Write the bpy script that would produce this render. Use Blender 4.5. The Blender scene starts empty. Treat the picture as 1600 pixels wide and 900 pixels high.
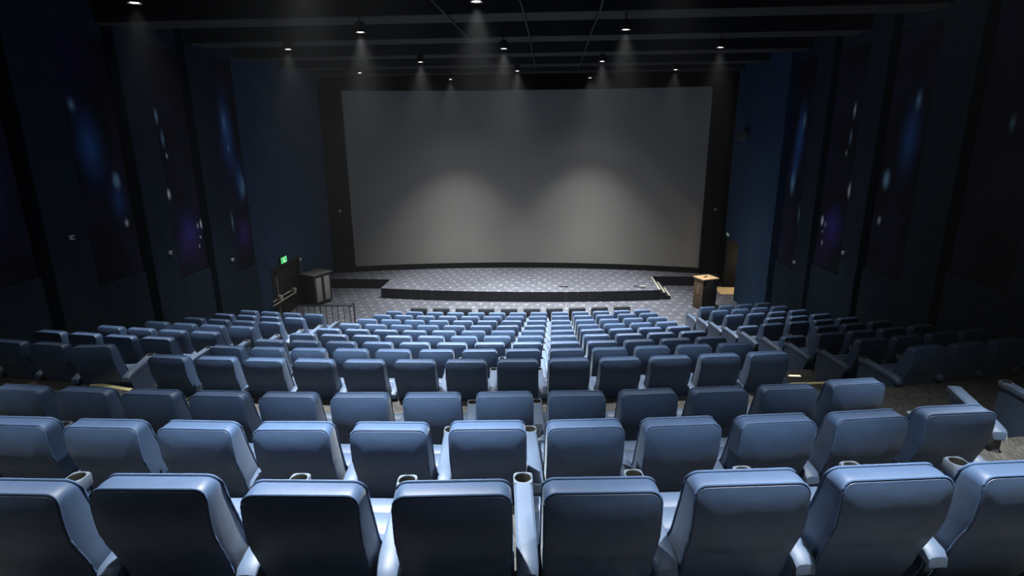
import bpy, bmesh, math, random
from mathutils import Vector, Matrix

random.seed(7)
SC = bpy.context.scene
COL = SC.collection
PI = math.pi

# ------------------------------------------------------------------ camera
cd = bpy.data.cameras.new('camera')
cam = bpy.data.objects.new('camera', cd)
COL.objects.link(cam)
cd.sensor_width = 36.0
cd.lens = 20.25
cd.clip_start = 0.05
cd.clip_end = 120
cr = Vector((0.99738585, 0.07179249, -0.00820389))
cu = Vector((-0.01118584, 0.26556232, 0.9640288))
cf = Vector((-0.07138867, 0.96141692, -0.26567116))
m = Matrix.Identity(4)
for r_ in range(3):
    m[r_][0], m[r_][1], m[r_][2] = cr[r_], cu[r_], -cf[r_]
m[0][3], m[1][3], m[2][3] = 1.0055, -2.0141, 6.35
cam.matrix_world = m
SC.camera = cam

# ------------------------------------------------------------------ world, exposure
w = bpy.data.worlds.new('world')
SC.world = w
w.use_nodes = True
w.node_tree.nodes['Background'].inputs[0].default_value = (0.35, 0.55, 1.0, 1)
w.node_tree.nodes['Background'].inputs[1].default_value = 0.0
SC.view_settings.view_transform = 'Standard'
SC.view_settings.look = 'None'
SC.view_settings.exposure = 0.0
SC.view_settings.gamma = 1.0
SC.view_settings.use_curve_mapping = False
SC.cycles.max_bounces = 6
SC.cycles.volume_bounces = 0
SC.cycles.use_denoising = True

SPOT_W = 900.0        # main beam of one ceiling spotlight
CORE_W = 2700.0       # bright centre of the beam
SPILL_W = 130.0        # wide spill of one ceiling spotlight
HAZE = 0.0004
LAMP_COL = (1.0, 0.98, 0.93)

# ------------------------------------------------------------------ helpers
def tag(o, label=None, cat=None, group=None, kind=None):
    if label: o['label'] = label
    if cat: o['category'] = cat
    if group: o['group'] = group
    if kind: o['kind'] = kind
    return o

def link(o, parent=None):
    COL.objects.link(o)
    if parent is not None: o.parent = parent
    return o

def empty(name, loc=(0, 0, 0), rz=0.0):
    o = bpy.data.objects.new(name, None)
    o.empty_display_size = 0.1
    o.location = loc
    o.rotation_euler = (0, 0, rz)
    return link(o)

def obj(name, bm, mats, parent=None, smooth=True, angle=35):
    me = bpy.data.meshes.new(name)
    bmesh.ops.recalc_face_normals(bm, faces=bm.faces)
    bm.to_mesh(me); bm.free()
    if not isinstance(mats, (list, tuple)): mats = [mats]
    for mm in mats: me.materials.append(mm)
    if smooth:
        me.polygons.foreach_set('use_smooth', [True] * len(me.polygons))
        try: me.set_sharp_from_angle(angle=math.radians(angle))
        except Exception: pass
    return link(bpy.data.objects.new(name, me), parent)

def copy_tree(o, parent=None):
    c = o.copy()
    COL.objects.link(c)
    c.parent = parent
    for ch in list(o.children): copy_tree(ch, c)
    return c

def box(bm, x0, x1, y0, y1, z0, z1, bev=0.0, seg=2, mi=0):
    n0 = set(bm.faces)
    vs = [bm.verts.new(p) for p in ((x0,y0,z0),(x1,y0,z0),(x1,y1,z0),(x0,y1,z0),(x0,y0,z1),(x1,y0,z1),(x1,y1,z1),(x0,y1,z1))]
    fs = [bm.faces.new([vs[i] for i in q]) for q in ((0,3,2,1),(4,5,6,7),(0,1,5,4),(1,2,6,5),(2,3,7,6),(3,0,4,7))]
    if bev > 0:
        es = list({e for f in fs for e in f.edges})
        bmesh.ops.bevel(bm, geom=es, offset=bev, segments=seg, affect='EDGES', profile=0.5)
    for f in bm.faces:
        if f not in n0: f.material_index = mi

def quad(bm, pts, mi=0):
    f = bm.faces.new([bm.verts.new(p) for p in pts]); f.material_index = mi
    return f

def prism(bm, pts, axis, a, b, mi=0):
    """polygon pts (2D) extruded along axis from a to b. axis 0: pts=(y,z); 1: (x,z); 2: (x,y)"""
    def P(p, t):
        return (t, p[0], p[1]) if axis == 0 else (p[0], t, p[1]) if axis == 1 else (p[0], p[1], t)
    A = [bm.verts.new(P(p, a)) for p in pts]
    B = [bm.verts.new(P(p, b)) for p in pts]
    n = len(pts)
    fs = [bm.faces.new(A), bm.faces.new(B)]
    for i in range(n):
        fs.append(bm.faces.new((A[i], A[(i+1) % n], B[(i+1) % n], B[i])))
    for f in fs: f.material_index = mi
    return fs

def tube(bm, pts, r, n=8, closed=False, caps=True):
    pts = [Vector(p) for p in pts]
    N = len(pts); rings = []
    up = Vector((0, 0, 1))
    for i, p in enumerate(pts):
        a = pts[(i-1) % N] if (closed or i > 0) else p
        b = pts[(i+1) % N] if (closed or i < N-1) else p
        t = (b - a).normalized()
        ref = up if abs(t.z) < 0.95 else Vector((1, 0, 0))
        u = t.cross(ref).normalized(); v = u.cross(t)
        rings.append([bm.verts.new(p + r*(math.cos(2*PI*k/n)*u + math.sin(2*PI*k/n)*v)) for k in range(n)])
    M = N if closed else N-1
    for i in range(M):
        A, B = rings[i], rings[(i+1) % N]
        for k in range(n):
            bm.faces.new((A[k], A[(k+1) % n], B[(k+1) % n], B[k]))
    if not closed and caps:
        bm.faces.new(rings[0]); bm.faces.new(rings[-1][::-1])

def lathe(bm, prof, n=24, c=(0, 0), mi=0, cap0=False, cap1=False):
    rings = [[bm.verts.new((c[0]+r*math.cos(2*PI*k/n), c[1]+r*math.sin(2*PI*k/n), z)) for k in range(n)] for r, z in prof]
    fs = []
    for A, B in zip(rings, rings[1:]):
        for k in range(n): fs.append(bm.faces.new((A[k], A[(k+1) % n], B[(k+1) % n], B[k])))
    if cap0: fs.append(bm.faces.new(rings[0]))
    if cap1: fs.append(bm.faces.new(rings[-1]))
    for f in fs: f.material_index = mi
    return rings

def interp(tab, x):
    if x <= tab[0][0]: return tab[0][1]
    for (a, va), (b, vb) in zip(tab, tab[1:]):
        if x <= b:
            t = (x-a)/(b-a); t = t*t*(3-2*t)*0.5 + t*0.5
            return va + (vb-va)*t
    return tab[-1][1]

# ------------------------------------------------------------------ materials
def new_mat(name, col, rough=0.6, metal=0.0, spec=0.5):
    mt = bpy.data.materials.new(name); mt.use_nodes = True
    b = mt.node_tree.nodes['Principled BSDF']
    b.inputs['Base Color'].default_value = (*col, 1)
    b.inputs['Roughness'].default_value = rough
    b.inputs['Metallic'].default_value = metal
    b.inputs['Specular IOR Level'].default_value = spec
    return mt

def nd(mt, t, **kw):
    n = mt.node_tree.nodes.new(t)
    for k, v in kw.items(): setattr(n, k, v)
    return n

def lk(mt, a, b): mt.node_tree.links.new(a, b)

def mathn(mt, op, a, b=None, c=None, clamp=False):
    n = nd(mt, 'ShaderNodeMath', operation=op); n.use_clamp = clamp
    for i, v in enumerate((a, b, c)):
        if v is None: continue
        if isinstance(v, (int, float)): n.inputs[i].default_value = v
        else: lk(mt, v, n.inputs[i])
    return n.outputs[0]

def noise_col(mt, c0, c1, scale, detail=3, p0=0.35, p1=0.65, coord='Object', dist=0.0):
    tc = nd(mt, 'ShaderNodeTexCoord'); nz = nd(mt, 'ShaderNodeTexNoise')
    nz.inputs['Scale'].default_value = scale; nz.inputs['Detail'].default_value = detail
    nz.inputs['Distortion'].default_value = dist
    lk(mt, tc.outputs[coord], nz.inputs['Vector'])
    rp = nd(mt, 'ShaderNodeValToRGB')
    rp.color_ramp.elements[0].position = p0; rp.color_ramp.elements[0].color = (*c0, 1)
    rp.color_ramp.elements[1].position = p1; rp.color_ramp.elements[1].color = (*c1, 1)
    lk(mt, nz.outputs['Fac'], rp.inputs['Fac'])
    lk(mt, rp.outputs['Color'], mt.node_tree.nodes['Principled BSDF'].inputs['Base Color'])
    return nz, rp

def bump(mt, scale, strength, dist=0.002, detail=2):
    tc = nd(mt, 'ShaderNodeTexCoord'); nz = nd(mt, 'ShaderNodeTexNoise'); bp = nd(mt, 'ShaderNodeBump')
    nz.inputs['Scale'].default_value = scale; nz.inputs['Detail'].default_value = detail
    bp.inputs['Strength'].default_value = strength; bp.inputs['Distance'].default_value = dist
    lk(mt, tc.outputs['Object'], nz.inputs['Vector']); lk(mt, nz.outputs['Fac'], bp.inputs['Height'])
    lk(mt, bp.outputs['Normal'], mt.node_tree.nodes['Principled BSDF'].inputs['Normal'])

def leather(name, c0, c1, rough=0.5):
    mt = new_mat(name, c0, rough, spec=0.55)
    noise_col(mt, c0, c1, 5.0, 4)
    b = mt.node_tree.nodes['Principled BSDF']
    b.inputs['Sheen Weight'].default_value = 0.22; b.inputs['Sheen Roughness'].default_value = 0.35
    b.inputs['Sheen Tint'].default_value = (.85, .95, 1, 1)
    bump(mt, 14, 0.25, 0.006)
    return mt

M = {}
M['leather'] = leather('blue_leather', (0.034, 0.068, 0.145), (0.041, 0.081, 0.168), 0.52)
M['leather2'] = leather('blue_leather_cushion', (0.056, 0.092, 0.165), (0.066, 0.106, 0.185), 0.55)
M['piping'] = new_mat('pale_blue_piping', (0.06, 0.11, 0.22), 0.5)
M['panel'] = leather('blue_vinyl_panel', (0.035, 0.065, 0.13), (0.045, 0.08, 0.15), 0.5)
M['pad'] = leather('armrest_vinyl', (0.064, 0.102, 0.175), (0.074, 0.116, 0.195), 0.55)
M['cup'] = new_mat('cup_holder_plastic', (0.10, 0.13, 0.175), 0.4)
M['cup_in'] = new_mat('cup_holder_well', (0.018, 0.018, 0.012), 0.5)
M['black_vinyl'] = leather('black_vinyl', (0.010, 0.012, 0.02), (0.016, 0.02, 0.03), 0.6)
M['black'] = new_mat('matt_black', (0.012, 0.012, 0.014), 0.8)
M['screen'] = new_mat('screen_cloth', (0.25, 0.247, 0.239), 0.95, spec=0.1)
M['masking'] = new_mat('black_masking_cloth', (0.006, 0.006, 0.007), 0.95, spec=0.1)
M['ceil'] = new_mat('dark_ceiling_paint', (0.02, 0.021, 0.023), 0.9)
M['beam'] = new_mat('dark_beam_paint', (0.015, 0.0155, 0.017), 0.85)
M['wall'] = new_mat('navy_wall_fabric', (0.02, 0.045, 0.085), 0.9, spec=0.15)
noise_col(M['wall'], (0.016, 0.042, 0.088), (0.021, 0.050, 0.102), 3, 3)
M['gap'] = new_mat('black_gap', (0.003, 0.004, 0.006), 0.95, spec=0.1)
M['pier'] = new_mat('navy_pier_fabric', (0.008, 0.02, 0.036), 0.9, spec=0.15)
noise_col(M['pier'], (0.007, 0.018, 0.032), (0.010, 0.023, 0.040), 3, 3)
M['chrome'] = new_mat('brushed_steel', (0.55, 0.52, 0.45), 0.35, 0.9)
M['pale_metal'] = new_mat('pale_aluminium', (0.62, 0.60, 0.52), 0.4, 0.3)
M['steel_dark'] = new_mat('dark_rail_steel', (0.03, 0.032, 0.035), 0.45, 0.6)
M['door'] = new_mat('black_door', (0.010, 0.010, 0.009), 0.6)
M['frame_grey'] = new_mat('grey_frame', (0.07, 0.075, 0.085), 0.6)
M['white'] = new_mat('white_plastic', (0.7, 0.7, 0.7), 0.5)
M['grey_grille'] = new_mat('grey_grille', (0.26, 0.27, 0.26), 0.7)
M['cab'] = new_mat('black_cabinet', (0.014, 0.016, 0.016), 0.55)
M['cab_top'] = new_mat('olive_cabinet_top', (0.11, 0.12, 0.105), 0.5)
M['nosing'] = new_mat('yellow_nosing', (0.72, 0.66, 0.36), 0.5)
M['emblem'] = new_mat('carved_wood_emblem', (0.17, 0.12, 0.075), 0.5)
M['woodtop'] = new_mat('tan_wood', (0.62, 0.42, 0.24), 0.5)
M['warm_light_patch'] = new_mat('painted_corridor_light', (0.6, 0.45, 0.26), 0.6)  # warm light from the corridor put into the floor colour

def wood():
    mt = new_mat('dark_wood', (0.1, 0.06, 0.03), 0.5)
    tc = nd(mt, 'ShaderNodeTexCoord'); mp = nd(mt, 'ShaderNodeMapping'); nz = nd(mt, 'ShaderNodeTexNoise'); rp = nd(mt, 'ShaderNodeValToRGB')
    mp.inputs['Scale'].default_value = (9, 9, 0.9); nz.inputs['Scale'].default_value = 3; nz.inputs['Detail'].default_value = 5
    nz.inputs['Distortion'].default_value = 1.5
    lk(mt, tc.outputs['Object'], mp.inputs[0]); lk(mt, mp.outputs[0], nz.inputs['Vector']); lk(mt, nz.outputs['Fac'], rp.inputs[0])
    rp.color_ramp.elements[0].position = .3; rp.color_ramp.elements[0].color = (.055, .036, .022, 1)
    rp.color_ramp.elements[1].position = .7; rp.color_ramp.elements[1].color = (.13, .085, .05, 1)
    lk(mt, rp.outputs[0], mt.node_tree.nodes['Principled BSDF'].inputs['Base Color'])
    return mt
M['wood'] = wood()

def emis(name, col, s):
    mt = new_mat(name, (0, 0, 0), 0.5)
    b = mt.node_tree.nodes['Principled BSDF']
    b.inputs['Emission Color'].default_value = (*col, 1); b.inputs['Emission Strength'].default_value = s
    return mt
M['lens'] = emis('lit_lamp_lens', (1, 0.97, 0.9), 12)
M['exit'] = emis('lit_green_sign', (0.10, 0.75, 0.22), 0.75)
M['exit_white'] = emis('lit_sign_white', (0.55, 1.0, 0.6), 1.1)
M['nosing_glow'] = emis('glowing_worn_nosing', (1, 0.9, 0.65), 1.2)  # glow given to worn bright nosing, not a lamp
M['exit_dim'] = emis('dim_sign', (0.3, 0.5, 0.55), 0.35)

def carpet(name, base0, base1, mark, pitch, marks=1.0, swirl=0.35):
    """woven carpet: mottled ground, swirling vines and a regular grid of pale arrowhead motifs"""
    mt = new_mat(name, base0, 0.95, spec=0.1)
    tc = nd(mt, 'ShaderNodeTexCoord')
    sp = nd(mt, 'ShaderNodeSeparateXYZ'); lk(mt, tc.outputs['Object'], sp.inputs[0])
    n1 = nd(mt, 'ShaderNodeTexNoise'); n1.inputs['Scale'].default_value = 5; n1.inputs['Detail'].default_value = 5; n1.inputs['Distortion'].default_value = 2.5
    lk(mt, tc.outputs['Object'], n1.inputs['Vector'])
    rp = nd(mt, 'ShaderNodeValToRGB'); rp.color_ramp.elements[0].position = .38; rp.color_ramp.elements[1].position = .62
    rp.color_ramp.elements[0].color = (*base0, 1); rp.color_ramp.elements[1].color = (*base1, 1)
    lk(mt, n1.outputs['Fac'], rp.inputs[0])
    wv = nd(mt, 'ShaderNodeTexWave', wave_type='BANDS'); wv.inputs['Scale'].default_value = 6; wv.inputs['Distortion'].default_value = 14
    wv.inputs['Detail'].default_value = 2; wv.inputs['Detail Scale'].default_value = 0.8
    lk(mt, tc.outputs['Object'], wv.inputs['Vector'])
    mx0 = nd(mt, 'ShaderNodeMix', data_type='RGBA', blend_type='MULTIPLY')
    lk(mt, rp.outputs[0], mx0.inputs[6]); lk(mt, wv.outputs['Color'], mx0.inputs[7]); mx0.inputs[0].default_value = swirl
    row = mathn(mt, 'FLOOR', mathn(mt, 'DIVIDE', sp.outputs[1], pitch))
    odd = mathn(mt, 'MULTIPLY', mathn(mt, 'MODULO', row, 2.0), 0.5)
    u = mathn(mt, 'ABSOLUTE', mathn(mt, 'SUBTRACT', mathn(mt, 'FRACT', mathn(mt, 'ADD', mathn(mt, 'DIVIDE', sp.outputs[0], pitch), odd)), .5))
    v = mathn(mt, 'SUBTRACT', mathn(mt, 'FRACT', mathn(mt, 'DIVIDE', sp.outputs[1], pitch)), .3)
    # arrowhead: |u| < .17 - .55 v with 0 < v < .3
    d = mathn(mt, 'SUBTRACT', mathn(mt, 'SUBTRACT', .2, mathn(mt, 'MULTIPLY', v, .6)), u)
    a = mathn(mt, 'MULTIPLY', mathn(mt, 'GREATER_THAN', d, 0), mathn(mt, 'GREATER_THAN', v, 0.0))
    n2 = nd(mt, 'ShaderNodeTexNoise'); n2.inputs['Scale'].default_value = 16; lk(mt, tc.outputs['Object'], n2.inputs['Vector'])
    a = mathn(mt, 'MULTIPLY', a, mathn(mt, 'MULTIPLY', mathn(mt, 'SMOOTHSTEP' if False else 'MULTIPLY_ADD', n2.outputs['Fac'], 3.0, -0.9, True), marks), None, True)
    mx = nd(mt, 'ShaderNodeMix', data_type='RGBA')
    lk(mt, a, mx.inputs[0]); lk(mt, mx0.outputs[2], mx.inputs[6]); mx.inputs[7].default_value = (*mark, 1)
    lk(mt, mx.outputs[2], mt.node_tree.nodes['Principled BSDF'].inputs['Base Color'])
    return mt
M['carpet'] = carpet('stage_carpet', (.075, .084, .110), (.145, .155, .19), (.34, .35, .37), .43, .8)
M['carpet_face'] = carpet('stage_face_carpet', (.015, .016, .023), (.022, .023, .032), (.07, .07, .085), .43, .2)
M['carpet_tier'] = carpet('tier_carpet', (.06, .062, .064), (.095, .096, .094), (.11, .11, .11), .31, .5, .3)

def mural(name, spots, seed):
    """printed night-sky fabric: near-black ground, drifting blue-violet nebulae and white stars at their own places"""
    mt = new_mat(name, (.004, .004, .01), 0.85, spec=0.15)
    tc = nd(mt, 'ShaderNodeTexCoord')
    nz = nd(mt, 'ShaderNodeTexNoise'); nz.inputs['Scale'].default_value = .8; nz.inputs['Detail'].default_value = 4
    mp = nd(mt, 'ShaderNodeMapping'); mp.inputs['Location'].default_value = (seed, seed*2, 0)
    lk(mt, tc.outputs['Object'], mp.inputs[0]); lk(mt, mp.outputs[0], nz.inputs['Vector'])
    rp = nd(mt, 'ShaderNodeValToRGB'); rp.color_ramp.elements[0].position = .42; rp.color_ramp.elements[1].position = .75
    rp.color_ramp.elements[0].color = (.004, .005, .012, 1); rp.color_ramp.elements[1].color = (.02, .016, .06, 1)
    lk(mt, nz.outputs['Fac'], rp.inputs[0])
    cur = rp.outputs[0]
    for (y, z, ry, rz, col, k) in spots:
        mp = nd(mt, 'ShaderNodeMapping', vector_type='TEXTURE')
        mp.inputs['Location'].default_value = (0, y, z); mp.inputs['Scale'].default_value = (1e4, ry, rz)
        lk(mt, tc.outputs['Object'], mp.inputs[0])
        g = nd(mt, 'ShaderNodeTexGradient', gradient_type='QUADRATIC_SPHERE'); lk(mt, mp.outputs[0], g.inputs[0])
        f = mathn(mt, 'MULTIPLY', g.outputs['Fac'], k, None, True)
        mx = nd(mt, 'ShaderNodeMix', data_type='RGBA'); lk(mt, f, mx.inputs[0]); lk(mt, cur, mx.inputs[6]); mx.inputs[7].default_value = (*col, 1)
        cur = mx.outputs[2]
    lk(mt, cur, mt.node_tree.nodes['Principled BSDF'].inputs['Base Color'])
    return mt

# ------------------------------------------------------------------ seating geometry (curved rows on tiers)
PITCH = 1.1902
SEATTOP = {1: 4.9623, 2: 4.5875, 3: 4.2183, 4: 3.7579, 5: 3.4198, 6: 3.0818, 7: 2.7558, 8: 2.4349, 9: 2.1329, 10: 1.8473, 11: 1.5694, 12: 1.2883, 13: 1.0}
FLOOR = {i: z - 1.0 for i, z in SEATTOP.items()}
FLOOR[0] = FLOOR[1] + .37; FLOOR[-1] = FLOOR[0] + .37; FLOOR[-2] = FLOOR[-1] + .37
def row_y(i): return PITCH*(i-1) + (0.653 if i >= 4 else 0)
def curve(i): return (0.0285, -2.2394) if i <= 3 else (0.0304, -2.2156)
def arc(i, u):
    """point and heading at arc length u along row i"""
    k, u0 = curve(i); th = (u-u0)*k; t0 = -u0*k
    return (math.sin(th)-math.sin(t0))/k, row_y(i) + (math.cos(t0)-math.cos(th))/k, th
def arc_y(i, X):
    k, u0 = curve(i); t0 = -u0*k
    s = max(-.999, min(.999, k*X + math.sin(t0)))
    return row_y(i) + (math.cos(t0) - math.sqrt(1-s*s))/k
def side_dz(X):
    if X < 0: t = max(0, min(1, (-X-3.7)/.9)); return .0928*t
    t = max(0, min(1, (X-3.8)/1.2)); return -.0536*t
RISER = 0.0

# ------------------------------------------------------------------ setting: floor tiers, walls, ceiling
XL, XR = -7.92, 7.97          # side walls along the seats
XLF, XRF = -8.5, 8.3          # set-back walls beside the stage
bm = bmesh.new()
XS = [XL-.7 + (XR-XL+1.2)*i/44 for i in range(45)]
def rise(i, X, z):            # height of tier i at X; tapers the small side offset away at stage level
    return z + (side_dz(X)*min(1, z/1.0) if z > 0.02 else 0)
for i in range(-2, 14):
    z = FLOOR[i]
    for a, b in zip(XS, XS[1:]):
        def Y(j, X):
            if j <= -2: return -6.0
            if j > 13: return 24.5
            return arc_y(j, X) + RISER
        ya0, ya1, yb0, yb1 = Y(i, a), Y(i, b), Y(i+1, a), Y(i+1, b)
        za, zb = rise(i, a, z), rise(i, b, z)
        quad(bm, [(a, ya0, za), (b, ya1, zb), (b, yb1, zb), (a, yb0, za)], 1 if i == 13 else 0)
        if i < 13:
            z2 = FLOOR[i+1]
            quad(bm, [(a, yb0, za), (b, yb1, zb), (b, yb1, rise(i+1, b, z2)), (a, yb0, rise(i+1, a, z2))], 0)
quad(bm, [(7.6, 20.4, .004), (10.6, 20.4, .004), (10.6, 21.45, .004), (7.6, 21.45, .004)], 2); quad(bm, [(8.25, 19, .0), (10.6, 19, .0), (10.6, 20.4, .0), (8.25, 20.4, .0)], 1)  # first quad: pool of corridor light painted on the floor
bmesh.ops.remove_doubles(bm, verts=bm.verts, dist=1e-4)
tag(obj('floor', bm, [M['carpet_tier'], M['carpet'], M['warm_light_patch']], smooth=False), kind='structure')

CEIL = 9.0
bm = bmesh.new(); box(bm, -9.5, 10.7, -6, 24.6, CEIL, CEIL+.2)
tag(obj('ceiling', bm, M['ceil'], smooth=False), kind='structure')
n_trim = 0
for yb in (-4.2, -1.2, 1.6, 4.4, 7.0, 10.0, 12.85, 15.85, 18.8, 21.3):
    n_trim += 1
    bm = bmesh.new(); box(bm, -8.4, 8.25, yb-.42, yb+.42, 8.42, CEIL, .01)
    tag(obj('trim_%d' % n_trim, bm, M['beam'], smooth=False), kind='structure')

bm = bmesh.new(); box(bm, -9, 9, -6.2, -6.0, 0, CEIL)
tag(obj('wall_back', bm, M['wall'], smooth=False), kind='structure')
bm = bmesh.new()
box(bm, -9.4, 10.7, 24.5, 24.7, 0, CEIL)
tag(obj('wall_front', bm, M['masking'], smooth=False), kind='structure')

# bays along the side walls, each: plain pier, printed panel over a dado, black gap
LB = [  # pier start, print start, print end, gap end, sill height
    (-6.0, -4.2, -3.1, -2.8, 5.9), (-2.8, -1.5, -.2, .0, 5.4), (.0, .95, 2.25, 2.5, 4.9), (2.5, 3.45, 4.7, 4.95, 4.4), (4.95, 5.85, 7.15, 7.4, 3.92),
    (7.4, 8.33, 9.70, 9.96, 3.42), (9.96, 10.80, 12.05, 12.28, 2.94), (12.28, 13.2, 14.42, 14.68, 2.50)]
RB = [(-6.0, -4.0, -2.7, -2.5, 5.9), (-2.5, -1.1, .2, .4, 5.6), (.4, 1.6, 3.0, 3.2, 5.0), (3.2, 4.3, 5.75, 5.95, 4.45), (5.95, 7.0, 8.5, 8.7, 3.85), (8.7, 9.75, 11.22, 11.45, 3.28),
    (11.45, 12.25, 13.79, 14.02, 2.78), (14.02, 14.88, 16.30, 16.52, 2.29)]
BLUE, PALE, VIOLET, WHITE = (.03, .11, .32), (.25, .45, .6), (.05, .03, .22), (.8, .82, .85)
SPL = {5: [(8.86, 6.1, .55, 1.1, BLUE, 1.2), (8.62, 6.86, .14, .2, PALE, 1.), (9.39, 5.39, .16, .26, PALE, 2.2), (9.35, 5.0, .4, .7, BLUE, .7), (9.46, 4.51, .09, .13, WHITE, 1.2)],
       6: [(10.95, 6.7, .10, .26, PALE, 1.6), (11.05, 6.2, .1, .3, PALE, 1.), (11.1, 5.82, .06, .1, WHITE, 1.4), (10.95, 4.95, .1, .18, WHITE, 2.), (11.5, 3.95, .7, .8, VIOLET, 1.1), (12.0, 4.08, .07, .16, WHITE, 3.), (11.85, 4.06, .05, .12, WHITE, 1.5), (11.9, 3.76, .06, .06, WHITE, 1.2), (11.8, 3.55, .05, .08, WHITE, 1.)],
       7: [(13.75, 6.3, .5, 1.6, BLUE, 1.5), (13.7, 6.6, .2, .5, PALE, .7), (13.75, 5.9, .08, .2, PALE, 1.), (14.19, 4.85, .24, .5, PALE, 1.8), (14.1, 5.0, .4, 1.0, BLUE, 1.), (13.45, 3.9, .1, .45, PALE, .8), (14.0, 3.5, .6, .8, VIOLET, .8)],
       4: [(6.6, 5.6, .5, 1.2, BLUE, .5)]}
SPR = {5: [(10.35, 6.1, .5, 1.2, BLUE, 1.2), (10.26, 6.83, .15, .3, PALE, 1.2), (10.94, 5.26, .2, .3, PALE, 2.), (10.96, 4.38, .1, .15, WHITE, 1.2)],
       6: [(12.71, 6.71, .1, .28, WHITE, 1.2), (12.72, 6.1, .1, .3, PALE, 1.), (12.83, 5.73, .06, .12, WHITE, 1.2), (12.4, 4.87, .14, .26, WHITE, 1.8), (13.0, 3.9, .8, .9, VIOLET, 1.1), (13.6, 3.97, .1, .18, WHITE, 3.), (13.4, 3.9, .08, .14, PALE, 1.5), (13.45, 3.41, .07, .12, WHITE, 1.), (13.5, 3.7, .06, .07, WHITE, 1.)],
       7: [(15.67, 6.05, .45, 1.4, BLUE, 1.5), (15.5, 6.5, .2, .4, PALE, 1.), (15.8, 4.8, .24, .55, PALE, 1.8), (15.8, 5.2, .4, 1.1, BLUE, 1.), (15.1, 3.9, .08, .4, PALE, .8)],
       4: [(7.75, 6.38, .1, .2, PALE, .8)]}
def side_wall(side, X, bays, spots, order):
    s = -1 if side == 'left' else 1
    bm = bmesh.new()
    def bx(x0, x1, *a): box(bm, min(x0, x1), max(x0, x1), *a)
    for n, (a, b, c, d, z) in enumerate(bays):
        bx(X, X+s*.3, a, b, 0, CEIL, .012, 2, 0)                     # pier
        bx(X+s*.02, X+s*.3, b, c, 0, z, .012, 2, 0)                  # dado
        bx(X+s*.34, X+s*.45, a-.3, d+.05, 0, CEIL, 0, 2, 1)          # dark void behind
        bx(X+s*.06, X+s*.3, b+.02, c, 8.2, CEIL, 0, 2, 0)
    tag(obj('wall_'+side, bm, [M['pier'], M['gap']], smooth=False), kind='structure')
    for n, (a, b, c, d, z) in enumerate(bays):
        if n not in order: continue
        bm = bmesh.new()
        x0, x1 = sorted((X+s*.07, X+s*.33))
        box(bm, x0, x1, b+.02, c, z+.005, 8.19, .01)
        o = obj('mural_panel', bm, mural('night_sky_print_%s_%d' % (side, n), spots.get(n, []), n*3.3+(5 if s > 0 else 0)), smooth=False)
        tag(o, order[n], 'wall panel', 'printed night sky panels on the side walls')
OL = {4: 'dark night sky wall panel on left wall, nearest to the camera', 5: 'night sky wall panel on left wall with one blurred blue cloud and two stars',
      6: 'violet night sky panel, second from the stage on left wall', 7: 'night sky panel with tall blue streak, nearest the stage on left wall'}
OR = {4: 'black night sky panel deep in the dark at far right wall', 5: 'night sky wall panel on right wall, third from the stage, fading into dark',
      6: 'violet night sky panel, second from the stage on right wall', 7: 'narrow blue streaked night sky panel, nearest the stage on right wall'}
side_wall('left', XL, LB, SPL, OL)
side_wall('right', XR, RB, SPR, OR)
# plain fillers behind the unprinted near bays
# front parts of the side walls, set back, with door openings
bm = bmesh.new()
DY0, DY1, DZ = 16.28, 18.40, 1.80
box(bm, XLF-.2, XLF, 14.62, DY0, 0, CEIL); box(bm, XLF-.2, XLF, DY1, 24.6, 0, CEIL); box(bm, XLF-.2, XLF, DY0, DY1, DZ, CEIL)
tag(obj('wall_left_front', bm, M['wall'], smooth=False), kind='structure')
bm = bmesh.new()
OY0, OY1, OZ = 19.7, 21.45, 2.15
box(bm, 7.88, 8.3, 16.52, OY0, 0, CEIL, .01); box(bm, 7.88, 8.3, OY0, OY1, OZ, CEIL)
tag(obj('wall_right_front', bm, M['wall'], smooth=False), kind='structure')
bm = bmesh.new()                                                      # corridor shell beyond the right opening; its darkness is put into the black colour
box(bm, 7.98, 10.5, OY1, OY1+.2, 0, CEIL); box(bm, 10.5, 10.7, 19, 24.6, 0, 3); box(bm, 8.3, 10.7, 19, 19.2, 0, 3); box(bm, 8.3, 10.7, 19, 24.6, 2.9, 3.0)
tag(obj('wall_corridor', bm, M['masking'], smooth=False), kind='structure')

# ------------------------------------------------------------------ screen and stage
def scr_y(X): return 22.95 - 0.0166*(X+.24)**2 + 0.02*(X+.24)
SX0, SX1, SZ0, SZ1 = -7.60, 7.12, 0.64, 7.90
def curved_sheet(x0, x1, z0, z1, off, th, n=40, nz=1):
    bm = bmesh.new(); g = []
    for j in range(2):
        g.append([[bm.verts.new((x0+(x1-x0)*i/n, scr_y(x0+(x1-x0)*i/n)+off+j*th, z)) for i in range(n+1)] for z in (z0, z1)])
    for j in range(2):
        for i in range(n): bm.faces.new((g[j][0][i], g[j][0][i+1], g[j][1][i+1], g[j][1][i]))
    for i in range(n):
        for r in range(2): bm.faces.new((g[0][r][i], g[0][r][i+1], g[1][r][i+1], g[1][r][i]))
    for i in (0, n): bm.faces.new((g[0][0][i], g[0][1][i], g[1][1][i], g[1][0][i]))
    return bm
scr = empty('cinema_screen', (0, 22.9, 0.4))
tag(scr, 'huge grey curved cinema screen standing behind the stage', 'cinema screen')
def part_at(o, root):
    o.parent = root
    o.matrix_parent_inverse = Matrix.Translation(-root.location) if root.rotation_euler.z == 0 else (Matrix.Translation(root.location) @ Matrix.Rotation(root.rotation_euler.z, 4, 'Z')).inverted()
    return o
part_at(obj('screen_cloth', curved_sheet(SX0, SX1, SZ0, SZ1, 0, .03), M['screen']), scr)
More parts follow.
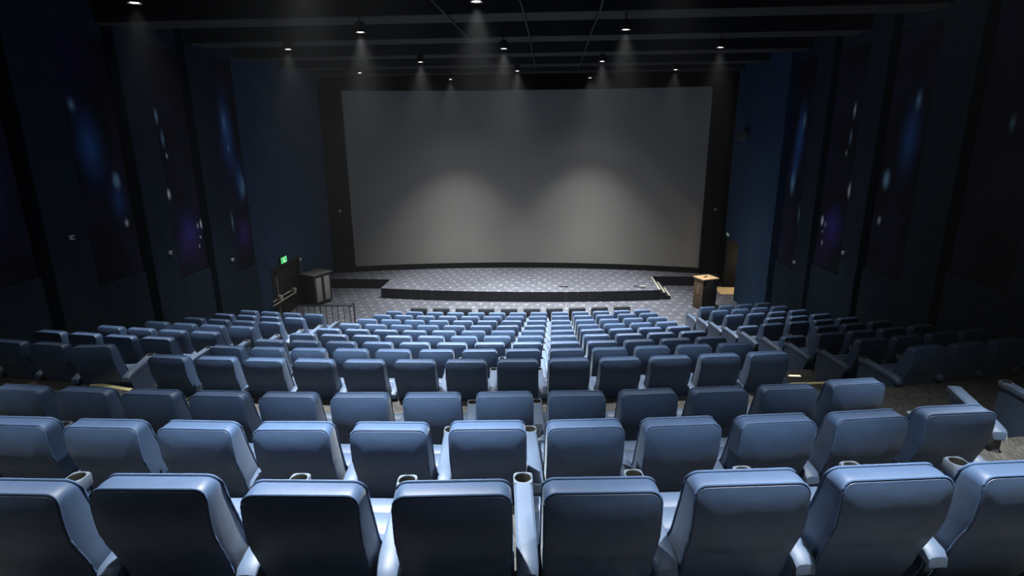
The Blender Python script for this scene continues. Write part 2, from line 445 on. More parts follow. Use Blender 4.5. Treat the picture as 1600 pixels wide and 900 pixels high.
part_at(obj('bottom_masking', curved_sheet(-8.2, 7.84, 0.40, SZ0-.005, -.01, .05), M['masking']), scr)
part_at(obj('top_masking', curved_sheet(-8.3, 7.84, SZ1+.005, 8.99, -.03, .05), M['masking']), scr)
part_at(obj('side_masking', curved_sheet(-8.45, SX0-.005, .40, SZ1, -.02, .05, 4), M['masking']), scr)
part_at(obj('side_masking', curved_sheet(SX1+.005, 7.84, .40, SZ1, -.02, .05, 4), M['masking']), scr)

STG = 0.40
def stage_front(X): return 18.98 + .0135*(X+.3)**2 + .02*(X+.3)
bm = bmesh.new()
pts = [(-5.72, 23.6)] + [(-5.72+(5.08+5.72)*i/30, stage_front(-5.72+(5.08+5.72)*i/30)) for i in range(31)] + [(5.08, 23.6)]
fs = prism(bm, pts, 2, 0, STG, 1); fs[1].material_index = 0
for a, b in ((-8.49, -5.722), (5.082, 7.84)):
    ya = 20.65 if a < 0 else 21.62
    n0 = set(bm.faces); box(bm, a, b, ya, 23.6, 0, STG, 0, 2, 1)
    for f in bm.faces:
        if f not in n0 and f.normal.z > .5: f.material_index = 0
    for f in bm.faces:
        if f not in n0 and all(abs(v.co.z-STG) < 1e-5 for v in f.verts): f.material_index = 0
stage = obj('stage', bm, [M['carpet'], M['carpet_face']], smooth=False)
tag(stage, 'low carpeted stage with curved dark front below the screen', 'stage')
stage.location.z = 0.0
# steps at the right end of the stage
st = empty('stage_steps', (5.4, 20.2, 0)); tag(st, 'small set of steps with pale nosings at right end of stage', 'steps')
for k in range(2):
    z = STG - .13*(k+1)
    bm = bmesh.new()
    x0 = 5.085 + .2*k
    y0f = stage_front(x0) + .05
    prism(bm, [(x0, y0f+.02), (x0+.215, y0f-.0), (x0+.215, 21.5), (x0, 21.55)], 2, 0, z, 0)
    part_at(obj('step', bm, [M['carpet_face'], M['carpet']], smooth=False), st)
for k in range(3):
    z = STG - .13*k
    x = 5.06 + .2*k
    bm = bmesh.new()
    y0 = stage_front(x) + .04
    box(bm, x-.03, x+.03, y0, 21.45 - .35*k, z, z+.025, .006)
    part_at(obj('nosing', bm, M['pale_metal']), st)
# little things left on the stage edge
t = empty('junction_box', (4.45, 19.75, STG)); tag(t, 'small dark junction box with cable lying at right front edge of stage', 'junction box')
bm = bmesh.new(); box(bm, -.12, .12, -.06, .06, 0, .09, .01); obj('casing', bm, M['grey_grille'], t)
bm = bmesh.new(); tube(bm, [(-.12, 0, .04), (-.25, .05, .015), (-.33, .2, .012), (-.2, .32, .012), (.05, .3, .012)], .012); obj('cable', bm, M['black'], t)
t = empty('cable_connector', (1.4, 19.75, STG)); tag(t, 'short black cable connector lying on stage near its middle front edge', 'connector')
bm = bmesh.new(); tube(bm, [(-.17, .05, .02), (-.08, 0, .025), (.08, .0, .025)], .016); obj('cable', bm, M['black'], t)
bm = bmesh.new(); box(bm, .08, .17, -.03, .03, 0, .05, .008); obj('plug', bm, M['black'], t)

# ------------------------------------------------------------------ aisle nosings
def nosing(i, x0, x1):
    bm = bmesh.new(); n = 8; P = []
    for j in range(n+1):
        X = x0+(x1-x0)*j/n; y = arc_y(i+1, X)+RISER; z = rise(i, X, FLOOR[i])
        P.append((X, y, z))
    for (a, b) in zip(P, P[1:]):
        for q in ([(a[0],a[1]-.06,a[2]+.006),(b[0],b[1]-.06,b[2]+.006),(b[0],b[1]+.006,b[2]+.006),(a[0],a[1]+.006,a[2]+.006)],
                  [(a[0],a[1]+.006,a[2]+.006),(b[0],b[1]+.006,b[2]+.006),(b[0],b[1]+.006,b[2]-.03),(a[0],a[1]+.006,a[2]-.03)],
                  [(a[0],a[1]-.06,a[2]+.006),(b[0],b[1]-.06,b[2]+.006),(b[0],b[1]-.06,b[2]),(a[0],a[1]-.06,a[2])],
                  [(a[0],a[1]+.006,a[2]-.03),(b[0],b[1]+.006,b[2]-.03),(b[0],b[1],b[2]-.03),(a[0],a[1],a[2]-.03)]):
            quad(bm, q)
    bmesh.ops.remove_doubles(bm, verts=bm.verts, dist=1e-5)
    return bm
for i, x0, x1, lab in ((2, 4.1, 4.9, 'pale yellow step nosing in the right aisle, nearest to the camera'), (4, 3.85, 5.05, 'pale yellow step nosing in right aisle beside fourth nearest row'),
                       (3, -4.75, -4.15, 'pale yellow step nosing glimpsed in the left aisle between seats')):
    tag(obj('step_nosing', nosing(i, x0, x1), M['nosing'], smooth=False), lab, 'step nosing')
# low half step in the right aisle; added glowing pieces stand for worn bright nosing
sy = arc_y(5, 4.5)+RISER
bm = bmesh.new(); box(bm, 3.9, 5.05, sy+.1, sy+.62, FLOOR[5]-.08, FLOOR[5]+.165, .008)
o = obj('aisle_step', bm, M['carpet_tier'], smooth=False)
tag(o, 'low carpeted step in right aisle beside the fifth nearest row', 'step')
for (X, Y_, Z_, lab) in ((4.9, 7.0, rise(5, 4.9, FLOOR[5]), 'worn bright nosing spot made to glow, right aisle, farther of the pair'), (4.78, sy+.55, FLOOR[5]+.165, 'worn bright nosing spot made to glow, right aisle, nearer of the pair')):
    t = empty('glowing_nosing_spot', (X, Y_, Z_)); tag(t, lab, 'worn nosing spot', 'glowing worn nosing spots in the right aisle')
    bm = bmesh.new(); box(bm, -.10, .10, -.03, .03, 0, .02, .005); obj('casing', bm, M['white'], t)
    bm = bmesh.new(); box(bm, -.085, .085, -.022, .022, .02, .026, .002); obj('lens', bm, M['nosing_glow'], t)  # glowing face of a worn nosing spot, no real lens

# ------------------------------------------------------------------ seats
REAR = [(.20, .155), (.30, .115), (.40, .075), (.50, .04), (.60, .01), (.70, -.035), (.78, -.058), (.86, -.066), (.93, -.066), (.985, -.060)]
FRONT = [(.20, .46), (.30, .43), (.40, .36), (.48, .275), (.58, .20), (.70, .15), (.82, .105), (.92, .075), (.985, .05)]
BW, BZ0, BZ1, BR = .236, .22, .985, .048
def back_outline():
    P = []
    nz = 12
    for j in range(nz+1): P.append((BW, BZ0+.02+(BZ1-BR-BZ0-.02)*j/nz))
    for j in range(1, 6): a = PI/2*j/5; P.append((BW-BR+BR*math.cos(a), BZ1-BR+BR*math.sin(a)))
    for j in range(1, 8): P.append((BW-BR-(2*BW-2*BR)*j/8, BZ1))
    for j in range(0, 6): a = PI/2+PI/2*j/5; P.append((-BW+BR+BR*math.cos(a), BZ1-BR+BR*math.sin(a)))
    for j in range(1, nz+1): P.append((-BW, BZ1-BR-(BZ1-BR-BZ0-.02)*j/nz))
    for j in range(0, 9): P.append((-BW+.02+(2*BW-.04)*j/8, BZ0))
    return P
OUT = back_outline()
def taper(x, z): return x*(1.0 - .05*max(0, (.75-z)/.55))
def backrest_bm():
    bm = bmesh.new()
    zc = .62
    def ring(q, f):
        vs = []
        for x, z in OUT:
            xx, zz = x*q, zc+(z-zc)*q
            vs.append(bm.verts.new((taper(xx, zz), f(xx, zz, q), zz)))
        return vs
    rear = lambda x, z, q: interp(REAR, z) - .015*(1-q**3)*(.4+.6*min(1, max(0, (z-.35)/.35)))
    front = lambda x, z, q: interp(FRONT, z) + .012*(1-q**3)
    rings = []
    for q in (.12, .3, .5, .7, .85, .94, .985): rings.append(ring(q, rear))
    rings.append(ring(1.0, lambda x, z, q: interp(REAR, z)+.014))
    for t_ in (.25, .5, .75): rings.append(ring(1.0+.012*math.sin(PI*t_), lambda x, z, q, t_=t_: interp(REAR, z)+.014+(interp(FRONT, z)-interp(REAR, z)-.028)*t_))
    rings.append(ring(1.0, lambda x, z, q: interp(FRONT, z)-.014))
    for q in (.985, .94, .8, .55, .25): rings.append(ring(q, front))
    n = len(OUT)
    for A, B in zip(rings, rings[1:]):
        for k in range(n): bm.faces.new((A[k], A[(k+1) % n], B[(k+1) % n], B[k]))
    bm.faces.new(rings[0]); bm.faces.new(rings[-1])
    return bm
def piping_bm(tab, s):
    bm = bmesh.new()
    tube(bm, [(taper(x, z)*1.004, interp(tab, z)+s*.006, z+.003) for x, z in OUT if z > .3], .0052, 6)
    return bm
def cushion_bm():
    bm = bmesh.new()
    prof = [(.17, .30), (.165, .38), (.18, .43), (.21, .452)]
    for y0, y1 in ((.225, .345), (.36, .475), (.49, .60)):
        prof += [(y0, .452 if y0 > .23 else .455), ((y0+y1)/2, .463), (y1, .452)]
        if y1 < .59: prof += [(y1+.0075, .443)]
    prof += [(.635, .43), (.65, .395), (.645, .33), (.62, .30)]
    xs = [(-.252, .93), (-.249, .975), (-.235, 1.0), (-.12, 1.006), (0, 1.008), (.12, 1.006), (.235, 1.0), (.249, .975), (.252, .93)]
    cy, cz = .41, .37; prof = [(y+(.035 if y > .4 else 0), z+.03) for y, z in prof]
    R = []
    for x, q in xs: R.append([bm.verts.new((x, cy+(y-cy)*(q if q < 1 else 1), cz+(z-cz)*q)) for y, z in prof])
    n = len(prof)
    for A, B in zip(R, R[1:]):
        for k in range(n): bm.faces.new((A[k], A[(k+1) % n], B[(k+1) % n], B[k]))
    bm.faces.new(R[0]); bm.faces.new(R[-1])
    return bm
def panel_bm():
    bm = bmesh.new()
    pts = [(.17, 0), (.56, 0), (.63, .06), (.655, .3), (.655, .565), (.30, .56), (.03, .535), (.03, .46), (.10, .36)]
    prism(bm, pts, 0, -.036, .036)
    bmesh.ops.bevel(bm, geom=list(bm.edges), offset=.012, segments=2, affect='EDGES')
    return bm
PADP = [(-.005, .515), (.0, .55), (.03, .575), (.12, .59), (.35, .604), (.50, .611), (.565, .614)]
def pad_bm():
    bm = bmesh.new()
    R = []
    for y, z in PADP:
        w_ = .048 if y > .01 else .043
        zt = z; zb = max(z-.055, .50)
        R.append([bm.verts.new(p) for p in ((-w_, y, zb), (w_, y, zb), (w_, y, zt-.012), (w_-.012, y, zt), (0, y, zt+.003), (-w_+.012, y, zt), (-w_, y, zt-.012))])
    for A, B in zip(R, R[1:]):
        for k in range(7): bm.faces.new((A[k], A[(k+1) % 7], B[(k+1) % 7], B[k]))
    bm.faces.new(R[0]); bm.faces.new(R[-1])
    return bm
def cup_bm():
    bm = bmesh.new(); n = 32; cy = .617; z = .614
    def sq(k, h, p):
        a = 2*PI*k/n; c, s = math.cos(a), math.sin(a)
        r = (abs(c)**p+abs(s)**p)**(-1/p)
        return h*r*c, h*1.02*r*s
    rows = []
    for h, zz, p in ((.047, .545, 6), (.051, .55, 6), (.052, z-.006, 6), (.049, z, 5)):
        rows.append([bm.verts.new((sq(k, h, p)[0], cy+sq(k, h, p)[1], zz)) for k in range(n)])
    for r, zz in ((.0445, z+.001), (.0425, z-.003), (.040, z-.055)):
        rows.append([bm.verts.new((r*math.cos(2*PI*k/n), cy+r*math.sin(2*PI*k/n), zz)) for k in range(n)])
    for q, (A, B) in enumerate(zip(rows, rows[1:])):
        for k in range(n):
            f = bm.faces.new((A[k], A[(k+1) % n], B[(k+1) % n], B[k])); f.material_index = 1 if q >= 5 else 0
    bm.faces.new(rows[0]); f = bm.faces.new(rows[-1]); f.material_index = 1
    return bm
proto_me = {}
def proto(key, bm, mats, angle=35):
    me = bpy.data.meshes.new(key); bmesh.ops.recalc_face_normals(bm, faces=bm.faces); bm.to_mesh(me); bm.free()
    for mm in mats: me.materials.append(mm)
    me.polygons.foreach_set('use_smooth', [True]*len(me.polygons))
    me.set_sharp_from_angle(angle=math.radians(angle))
    proto_me[key] = me
proto('backrest', backrest_bm(), [M['leather']], 50)
proto('piping_rear', piping_bm(REAR, 1), [M['piping']])
proto('piping_front', piping_bm(FRONT, -1), [M['piping']])
proto('seat_cushion', cushion_bm(), [M['leather2']], 50)
proto('side_panel', panel_bm(), [M['panel']], 40)
proto('armrest', pad_bm(), [M['pad']], 40)
proto('cup_holder', cup_bm(), [M['cup'], M['cup_in']], 40)
for k in ('backrest', 'seat_cushion'):
    me = proto_me[k].copy(); me.materials.clear(); me.materials.append(M['black_vinyl']); proto_me['black_'+k] = me
def piece(name, key, parent, loc=(0, 0, 0), rot=None):
    o = bpy.data.objects.new(name, proto_me[key]); COL.objects.link(o); o.parent = parent; o.location = loc
    if rot: o.rotation_euler = rot
    return o
def seat(x, y, z, th, label, group, near=False, right_end=False, drop=0.0, black=False, twist=0.0, left_arm=True, sc=1.0, fold=0.0):
    r = empty('cinema_chair', (x+.035*math.sin(th), y-.035*math.cos(th), z), th+twist); tag(r, label, 'seat', group)
    r.scale = (sc, 1, 1)
    pre = 'black_' if black else ''
    b = piece('backrest', pre+'backrest', r, (0, fold, -drop))
    if near:
        piece('piping', 'piping_rear', b); piece('piping', 'piping_front', b)
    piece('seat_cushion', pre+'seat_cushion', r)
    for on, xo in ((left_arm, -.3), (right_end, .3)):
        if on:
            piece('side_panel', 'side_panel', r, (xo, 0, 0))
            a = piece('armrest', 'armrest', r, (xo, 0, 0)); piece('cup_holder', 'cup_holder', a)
    return r
ORD = ['', 'first', 'second', 'third', 'fourth', 'fifth', 'sixth', 'seventh', 'eighth', 'ninth', 'tenth', 'eleventh', 'twelfth', 'thirteenth']
def rowname(i): return 'nearest row' if i == 1 else ORD[i]+' nearest row'
def place(i, u): 
    x, y, th = arc(i, u); z = FLOOR[i]
    return x, y, rise(i, x, z), th
S1 = 0.6056
JIT = random.Random(3)
for i in range(1, 13):
    js = {1: range(-4, 4), 2: range(-6, 5), 3: range(-8, 5)}.get(i, range(-8, 5))
    js = list(js)
    for n, j in enumerate(js):
        u = (j+2)*(S1 if i <= 3 else .6)
        x, y, z, th = place(i, u)
        if i <= 9: lab = 'blue padded cinema seat, %s from left, centre block, %s' % (ORD[n+1], rowname(i))
        else: lab = 'blue padded cinema seat, %s from left, centre block, %s row from stage' % (ORD[n+1], ORD[14-i])
        dz_ = {(1, -3): -.03, (1, 1): -.012, (1, 2): -.012, (3, 4): -.02}.get((i, j), 0)
        seat(x, y+JIT.uniform(-.006, .006), z, th+JIT.uniform(-.02, .02), lab, 'seats of the centre block', near=i <= 5,
             drop=dz_, right_end=(j == 4 or (i == 1 and j == js[-1])))
for i in range(4, 11):
    gl = 1.1987 + .0656*(i-7)
    for n in range(4 if i > 4 else 3):
        u = -3.6 - gl - n*.6
        x, y, z, th = place(i, u)
        lab = 'blue padded cinema seat, %s from the aisle, left block, %s' % (ORD[n+1], ('%s row of that block' % ORD[i-3]) if i > 4 else 'nearest row')
        tw = 0.22 if (i == 4 and n == 0) else 0
        if tw: lab = 'twisted blue seat beside left aisle in nearest row of left block'
        seat(x, y, z, th, lab, 'seats of the left block', near=i <= 5, right_end=(n == 0), twist=tw)
for i in range(3, 13):
    gr = 2.0916 - .0147*(i-7)
    for n in range(4):
        if i == 3 and n > 0: continue
        u = 3.6 + gr + n*.6
        if i == 3: u = 6.16
        x, y, z, th = place(i, u)
        lab = 'blue padded cinema seat, %s from the aisle, right block, %s' % (ORD[n+1], ('%s row of that block' % ORD[i-2]) if i > 3 else 'nearest row')
        d = .2 if (n == 0 and i in (7, 9)) else 0
        if d: lab = 'blue seat with slumped low backrest at aisle, right block, %s row of that block' % ORD[i-2]
        seat(x, y, z, th, lab, 'seats of the right block', near=i <= 5, right_end=(n == 3), drop=d, fold=.1 if d else 0, twist=-.12 if i == 3 else 0)
for n in range(10):
    u = (n-4.5)*.70
    x, y, z, th = place(13, u)
    seat(x, y, .0, th, 'black backed cinema seat, %s from left, front row nearest the stage' % ORD[n+1], 'black seats of the front row', black=True, right_end=(n == 9), drop=-.045, sc=1.09, left_arm=True)

# padded end panel on the right aisle
ep = empty('aisle_end_panel', (5.01, 3.2, FLOOR[3]-.03), math.radians(-9)); tag(ep, 'blue padded end panel with long sloping rail at right aisle, third nearest row', 'end panel')
bm = bmesh.new(); prism(bm, [(-.30, 0), (.44, 0), (.46, .05), (.47, .56), (-.30, .52), (-.36, .40)], 0, -.03, .03)
bmesh.ops.bevel(bm, geom=list(bm.edges), offset=.01, segments=2, affect='EDGES'); obj('side_panel', bm, M['panel'], ep)
bm = bmesh.new()
R_ = []
for yy, zt_, ww in ((-.38, .50, .045), (-.365, .55, .058), (-.33, .575, .062), (-.2, .59, .062), (.2, .605, .062), (.46, .615, .062), (.495, .60, .056), (.5, .57, .05)):
    R_.append([bm.verts.new((x_, yy, z_)) for x_, z_ in ((-ww, max(zt_-.065, .48)), (ww, max(zt_-.065, .48)), (ww, zt_-.015), (ww-.015, zt_), (0, zt_+.004), (-ww+.015, zt_), (-ww, zt_-.015))])
for A_, B_ in zip(R_, R_[1:]):
    for k in range(7): bm.faces.new((A_[k], A_[(k+1) % 7], B_[(k+1) % 7], B_[k]))
bm.faces.new(R_[0]); bm.faces.new(R_[-1])
obj('padded_rail', bm, M['pad'], ep)
bm = bmesh.new(); box(bm, -.03, .03, -.36, -.28, 0, .5, .008); obj('post', bm, M['frame_grey'], ep)

# ------------------------------------------------------------------ things beside the stage
# double door in the left wall
d1 = empty('door_1', (XLF, (DY0+DY1)/2, 0)); d1['kind'] = 'structure'
bm = bmesh.new()
box(bm, XLF-.06, XLF+.03, DY1-.07, DY1+.06, 0, DZ+.06, .008); box(bm, XLF-.06, XLF+.03, DY0-.06, DY0+.05, 0, DZ+.06, .008); box(bm, XLF-.06, XLF+.03, DY0, DY1, DZ-.04, DZ+.06, .008)
part_at(obj('door_frame', bm, M['black']), d1)
bm = bmesh.new(); box(bm, XLF+.0, XLF+.05, DY1+.02, DY1+.12, 0, DZ, .008); part_at(obj('door_jamb', bm, M['frame_grey']), d1)
mid = 16.62
for a, b in ((DY0+.05, mid-.02), (mid+.02, DY1-.07)):
    bm = bmesh.new(); box(bm, XLF-.1, XLF-.05, a, b, .01, DZ-.04, .006)
    lf = part_at(obj('door_leaf', bm, M['door']), d1)
bm = bmesh.new(); box(bm, XLF-.05, XLF-.02, mid-.02, mid+.02, .01, DZ-.3, .004); part_at(obj('meeting_stile', bm, M['grey_grille']), d1)
for (a, b, z) in ((15.99, 17.76, .64), (16.80, 17.36, .80), (16.02, 16.29, .78)):
    bm = bmesh.new(); tube(bm, [(XLF+.06, a, z), (XLF+.06, b, z)], .022, 10); part_at(obj('push_bar', bm, M['pale_metal']), d1)
bm = bmesh.new(); box(bm, XLF-.05, XLF+.08, 16.55, 16.72, .68, .84, .01); part_at(obj('lock_case', bm, M['pale_metal']), d1)
bm = bmesh.new(); box(bm, XLF-.05, XLF+.08, 17.70, 17.80, .66, .80, .01); part_at(obj('bar_end', bm, M['pale_metal']), d1)
# green exit sign
t = empty('exit_sign', (XLF, 17.1, 2.0)); tag(t, 'small glowing green exit sign on left wall above double door', 'exit sign')
bm = bmesh.new(); box(bm, .0, .07, -.24, .24, -.13, .13, .01); obj('casing', bm, M['black'], t)
bm = bmesh.new(); box(bm, .07, .076, -.22, .22, -.11, .11, .002); obj('sign_face', bm, M['exit'], t)
bm = bmesh.new()                                                          # running figure and doorway pictogram
box(bm, .076, .079, .02, .17, -.09, -.075); box(bm, .076, .079, .155, .17, -.09, .08); box(bm, .076, .079, .02, .17, .07, .08)
lathe_pts = [(-.02+.022*math.cos(2*PI*k/12), .055+.022*math.sin(2*PI*k/12)) for k in range(12)]
prism(bm, lathe_pts, 0, .076, .079)
for q in ([(-.05, .03), (.0, .035), (.03, -.02), (-.01, -.03)], [(-.02, -.02), (.02, -.02), (-.03, -.09), (-.06, -.085)], [(.0, -.02), (.03, -.02), (.07, -.06), (.05, -.08)], [(-.05, .03), (-.04, .015), (-.10, -.01), (-.105, .01)]):
    prism(bm, q, 0, .076, .079)
obj('pictogram', bm, M['exit_white'], t)
# little white fixtures
def fixture(name, loc, label, size=(.05, .1, .06), cat='sensor', mat=None, face=1):
    t = empty(name, loc); tag(t, label, cat)
    sx, sy, sz = size
    bm = bmesh.new(); box(bm, -sx/2, sx/2, -sy/2, sy/2, -sz/2, sz/2, min(size)*.2); obj('casing', bm, mat or M['white'], t)
    bm = bmesh.new(); lathe(bm, [(min(sy, sz)*.3, 0), (min(sy, sz)*.26, .012)], 12, cap1=True, cap0=True)
    o = obj('lens', bm, M['black'], t); o.rotation_euler = (0, face*PI/2, 0); o.location = (face*sx/2, 0, 0)
    return t
fixture('wall_sensor', (XLF+.04, 18.46, 1.72), 'small white sensor above right jamb of left double door', (.08, .12, .09))
fixture('wall_socket', (XLF+.08, 18.5, .9), 'upper small white catch on jamb of left double door', (.06, .08, .08), 'door catch')
fixture('wall_socket', (XLF+.08, 18.5, .75), 'lower small white catch on jamb of left double door', (.06, .08, .08), 'door catch')
for loc, lab, f in (((XL+.04, 10.5, 3.65), 'tiny white wall fixture on left wall beside violet panel', 1), ((XL+.04, 13.01, 2.92), 'tiny white wall fixture on left wall beside panel nearest the stage', 1),
                 ((XL+.04, 7.88, 4.49), 'faint wall fixture in dark on left wall, nearest the camera', 1),
                 ((XR-.04, 14.75, 2.58), 'tiny white wall fixture on right wall beside panel nearest the stage', -1), ((XR-.04, 12.05, 3.43), 'tiny white wall fixture on right wall beside violet panel', -1),
                 ((XL-.5, 14.93, 7.64), 'small pale fixture high on left wall near ceiling', 1), ((XR-.03, 16.7, 7.65), 'small pale fixture high on right wall near ceiling', -1)):
    fixture('wall_fixture', loc, lab, (.07, .09, .08), 'wall fixture', None, f)
fixture('wall_sensor', (-8.0, 21.7, 3.09), 'tiny white sensor at left edge of screen', (.06, .1, .09))
fixture('wall_sensor', (7.57, 22.05, 3.13), 'tiny white sensor at right edge of screen', (.06, .1, .09), face=-1)
t = empty('surround_speaker', (7.74, 19.9, 6.15)); tag(t, 'dark wall speaker with faint top edge high on right wall near screen', 'speaker')
bm = bmesh.new(); box(bm, -.12, .12, -.3, .3, -.25, .05, .015); obj('cabinet', bm, M['frame_grey'], t)
bm = bmesh.new(); box(bm, -.135, -.12, -.27, .27, -.22, .02, .004); obj('grille', bm, M['black'], t)

# black cabinet with two pale grille panels
cb = empty('equipment_cabinet', (-7.98, 18.55, 0), math.radians(-24)); tag(cb, 'black equipment cabinet with two pale upright panels by left door', 'cabinet')
bm = bmesh.new(); box(bm, -.34, .34, -.42, .42, .06, 1.16, .012); obj('body', bm, M['cab'], cb)
bm = bmesh.new(); box(bm, -.38, .38, -.47, .5, 1.16, 1.20, .01); obj('top', bm, M['cab_top'], cb)
for a in (-.34, .06):
    bm = bmesh.new(); box(bm, .34, .36, a, a+.26, .14, 1.06, .008); obj('grille_panel', bm, M['grey_grille'], cb)
for sx in (-.26, .26):
    for sy in (-.34, .34):
        bm = bmesh.new(); lathe(bm, [(.035, 0), (.035, .06)], 12, cap0=True, cap1=True)
        o = obj('foot', bm, M['black'], cb); o.location = (sx, sy, 0)

# railing in front of the left block
rl = empty('guard_railing', (-6.4, 15.15, 0)); tag(rl, 'black metal guard railing in front of the left seat block', 'railing')
yA, xA, xB = 15.2, -7.75, -5.50
zt = .93
bm = bmesh.new(); tube(bm, [(xA, yA, zt), (xB+.05, yA+.06, zt), (xB+.02, yA+.1, zt-.02), (xB-.02, yA+.42, zt-.02), (xB-.02, yA+.45, zt-.06), (xB-.02, yA+.45, 0.0)], .022, 10); part_at(obj('top_rail', bm, M['steel_dark']), rl)
bm = bmesh.new(); tube(bm, [(xA, yA, .12), (xB+.02, yA+.08, .12)], .014, 8); part_at(obj('bottom_rail', bm, M['steel_dark']), rl)
for k in range(12):
    t_ = k/11; x = xA+.1+(xB-.02-xA-.1)*t_
    bm = bmesh.new(); tube(bm, [(x, yA+.06*t_, 0.0 if k in (0, 6, 11) else .12), (x, yA+.06*t_, zt)], .016 if k in (0, 6, 11) else .011, 8)
    part_at(obj('post' if k in (0, 6, 11) else 'baluster', bm, M['steel_dark']), rl)

# lectern
lc = empty('lectern', (6.5, 18.55, 0), math.radians(22)); tag(lc, 'wooden lectern with tan top standing right of the stage', 'lectern')
bm = bmesh.new(); box(bm, -.30, .30, -.27, .27, 0, 1.12, .01); 
o = obj('body', bm, [M['wood'], M['black']], lc)
for p in o.data.polygons:
    if p.normal.x > .5 or p.normal.y < -.5: p.material_index = 1
for p in o.data.polygons:
    p.material_index = 1 if p.normal.y < -.5 else 0
bm = bmesh.new(); prism(bm, [(-.33, 1.12), (.33, 1.12), (.33, 1.155), (-.33, 1.155)], 1, -.31, .31); obj('top', bm, M['woodtop'], lc)
bm = bmesh.new(); tube(bm, [(-.12, -.02, 1.16), (-.05, 0, 1.175), (.08, .06, 1.17)], .018, 8); obj('microphone', bm, M['black'], lc)
bm = bmesh.new(); prism(bm, [(.0+.09*math.cos(2*PI*k/20), .72+.2*math.sin(2*PI*k/20)) for k in range(20)], 0, -.312, -.298); obj('emblem', bm, M['emblem'], lc)

# faint sign above the right opening
t = empty('exit_sign', (7.85, 20.9, 2.30)); tag(t, 'dim sign above dark opening in right wall', 'exit sign')
bm = bmesh.new(); box(bm, -.03, .03, -.2, .2, -.1, .1, .008); obj('casing', bm, M['frame_grey'], t)
bm = bmesh.new(); box(bm, -.036, -.03, -.15, .15, -.05, .05, .002); obj('sign_face', bm, M['exit_dim'], t)

# ------------------------------------------------------------------ ceiling spotlights
LZ = 8.15
def spot_fixture():
    r = empty('ceiling_spotlight')
    bm = bmesh.new(); lathe(bm, [(.05, .17), (.085, .15), (.10, .10), (.10, -.02), (.088, -.02), (.085, .02)], 20, cap0=True); obj('housing', bm, M['black'], r)
    bm = bmesh.new(); lathe(bm, [(.083, .012), (.083, .004), (.05, -.012), (.01, -.018)], 20, cap0=True, cap1=True); obj('lens', bm, M['lens'], r)
    bm = bmesh.new(); tube(bm, [(0, 0, .17), (0, 0, CEIL-LZ)], .012, 8); obj('stem', bm, M['black'], r)
    return r
def spot_light(name, x, y, z, k, wide=1.0):
    for nm, pw, ang, bl in (('beam', SPOT_W, 78, 1.0), ('core', CORE_W, 54, 1.0), ('spill', SPILL_W, 118, 1.0)):
        l = bpy.data.lights.new(name+'_'+nm, 'SPOT'); l.energy = pw*k*(wide if nm == 'beam' else 1); l.color = LAMP_COL; l.spot_size = math.radians(ang); l.spot_blend = bl; l.shadow_soft_size = .06
        o = bpy.data.objects.new('lamp_'+nm, l); o.location = (x, y, z-.04); link(o)
LAMPS = [(-5.01, 6.60, .55, 'lit spotlight near top left corner of picture, farthest left'), (-.15, 7.07, 2.1, 'brightest lit spotlight at top edge of picture, left of centre'),
         (-2.67, 9.49, 2.2, 'lit ceiling spotlight above left edge of screen, nearer of the column'), (2.31, 9.82, 1.75, 'bright ceiling spotlight right of centre, second nearest row of lamps'),
         (-5.04, 11.59, 1, 'lit ceiling spotlight left of the screen'), (-.19, 12.15, 2.3, 'lit ceiling spotlight above middle of screen, higher of two'),
         (4.80, 12.62, 1, 'lit ceiling spotlight above right edge of screen, farthest right'), (-2.67, 14.52, 2.3, 'lit ceiling spotlight above screen, left of centre, higher of its pair'),
         (2.28, 15.10, 2.3, 'lit ceiling spotlight above screen, right of centre, higher of its pair'), (-5.26, 17.23, .5, 'faint ceiling spotlight just above left corner of screen'),
         (-.21, 17.41, 2.0, 'lit ceiling spotlight above middle of screen, lower of two'), (4.81, 17.81, 1, 'lit ceiling spotlight just above right part of screen'),
         (-2.84, 20.2, 1, 'small lit spotlight right over screen top, left of centre'), (2.26, 20.44, 1, 'small lit spotlight right over screen top, right of centre')]
base = None
for x, y, k, lab in LAMPS:
    r = spot_fixture() if base is None else copy_tree(base)
    base = base or r
    r.location = (x, y, LZ); tag(r, lab, 'spotlight', 'spotlights hanging from the ceiling')
    spot_light('spot', x, y, LZ, k, 2.3 if y > 19 else 1.0)     # the pair by the screen floods wider
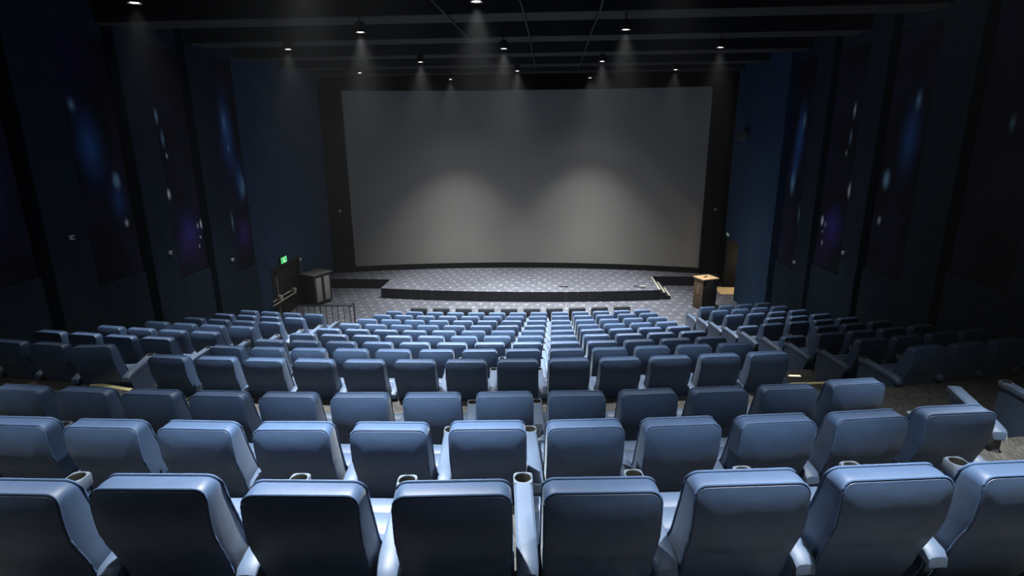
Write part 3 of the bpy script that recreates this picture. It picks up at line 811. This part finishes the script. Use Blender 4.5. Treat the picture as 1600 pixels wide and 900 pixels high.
# unseen lamps loosely follow the grid
for x, y, k in [(-1.6, 4.35, 1.0), (2.2, 4.5, .4), (-.1, .95, .9), (4.8, 2.0, .6), (-5.0, 1.5, .28), (2.5, 0.12, .5), (-2.3, .2, .3), (-2.6, -1.6, .22), (2.3, -1.7, .2)]:
    spot_light('spot', x, y, LZ, k)
# lamp in the corridor behind the right opening
l = bpy.data.lights.new('corridor_lamp', 'POINT'); l.energy = 60; l.color = (1, .8, .5); l.shadow_soft_size = .1
o = bpy.data.objects.new('corridor_lamp', l); o.location = (8.8, 20.8, 1.3); link(o)

# conduits under the ceiling
for pts, lab in (([(-1.0, 6.0, 8.38), (-1.03, 9.3, 8.40), (-1.03, 12, 8.40), (-1.05, 15, 8.40), (-1.05, 20, 8.40)], 'thin cable run under dark ceiling, left of centre'),
                 ([(.3, 6.0, 8.38), (.42, 8.6, 8.38), (.40, 12.5, 8.39), (.35, 15, 8.39), (.3, 20, 8.4)], 'thin cable run under dark ceiling, near the middle'),
                 ([(1.7, 6.0, 8.38), (1.79, 9.3, 8.38), (1.77, 12.2, 8.39), (1.8, 15, 8.39), (1.8, 20, 8.4)], 'thin cable run under dark ceiling, right of centre')):
    bm = bmesh.new(); tube(bm, pts, .018, 8)
    tag(obj('ceiling_conduit', bm, M['steel_dark']), lab, 'conduit', 'cable runs under the ceiling')

# ------------------------------------------------------------------ haze
bm = bmesh.new(); box(bm, -9.3, 10.6, -5.99, 24.45, -.3, CEIL-.01)
hm = bpy.data.materials.new('thin_haze'); hm.use_nodes = True
nt = hm.node_tree; nt.nodes.remove(nt.nodes['Principled BSDF'])
vs = nt.nodes.new('ShaderNodeVolumeScatter'); vs.inputs['Density'].default_value = HAZE; vs.inputs['Anisotropy'].default_value = .3
vs.inputs['Color'].default_value = (.9, .95, 1, 1)
nt.links.new(vs.outputs[0], nt.nodes['Material Output'].inputs['Volume'])
hz = obj('haze', bm, hm, smooth=False)
tag(hz, 'thin haze hanging in the air of the whole hall', 'haze', kind='stuff')
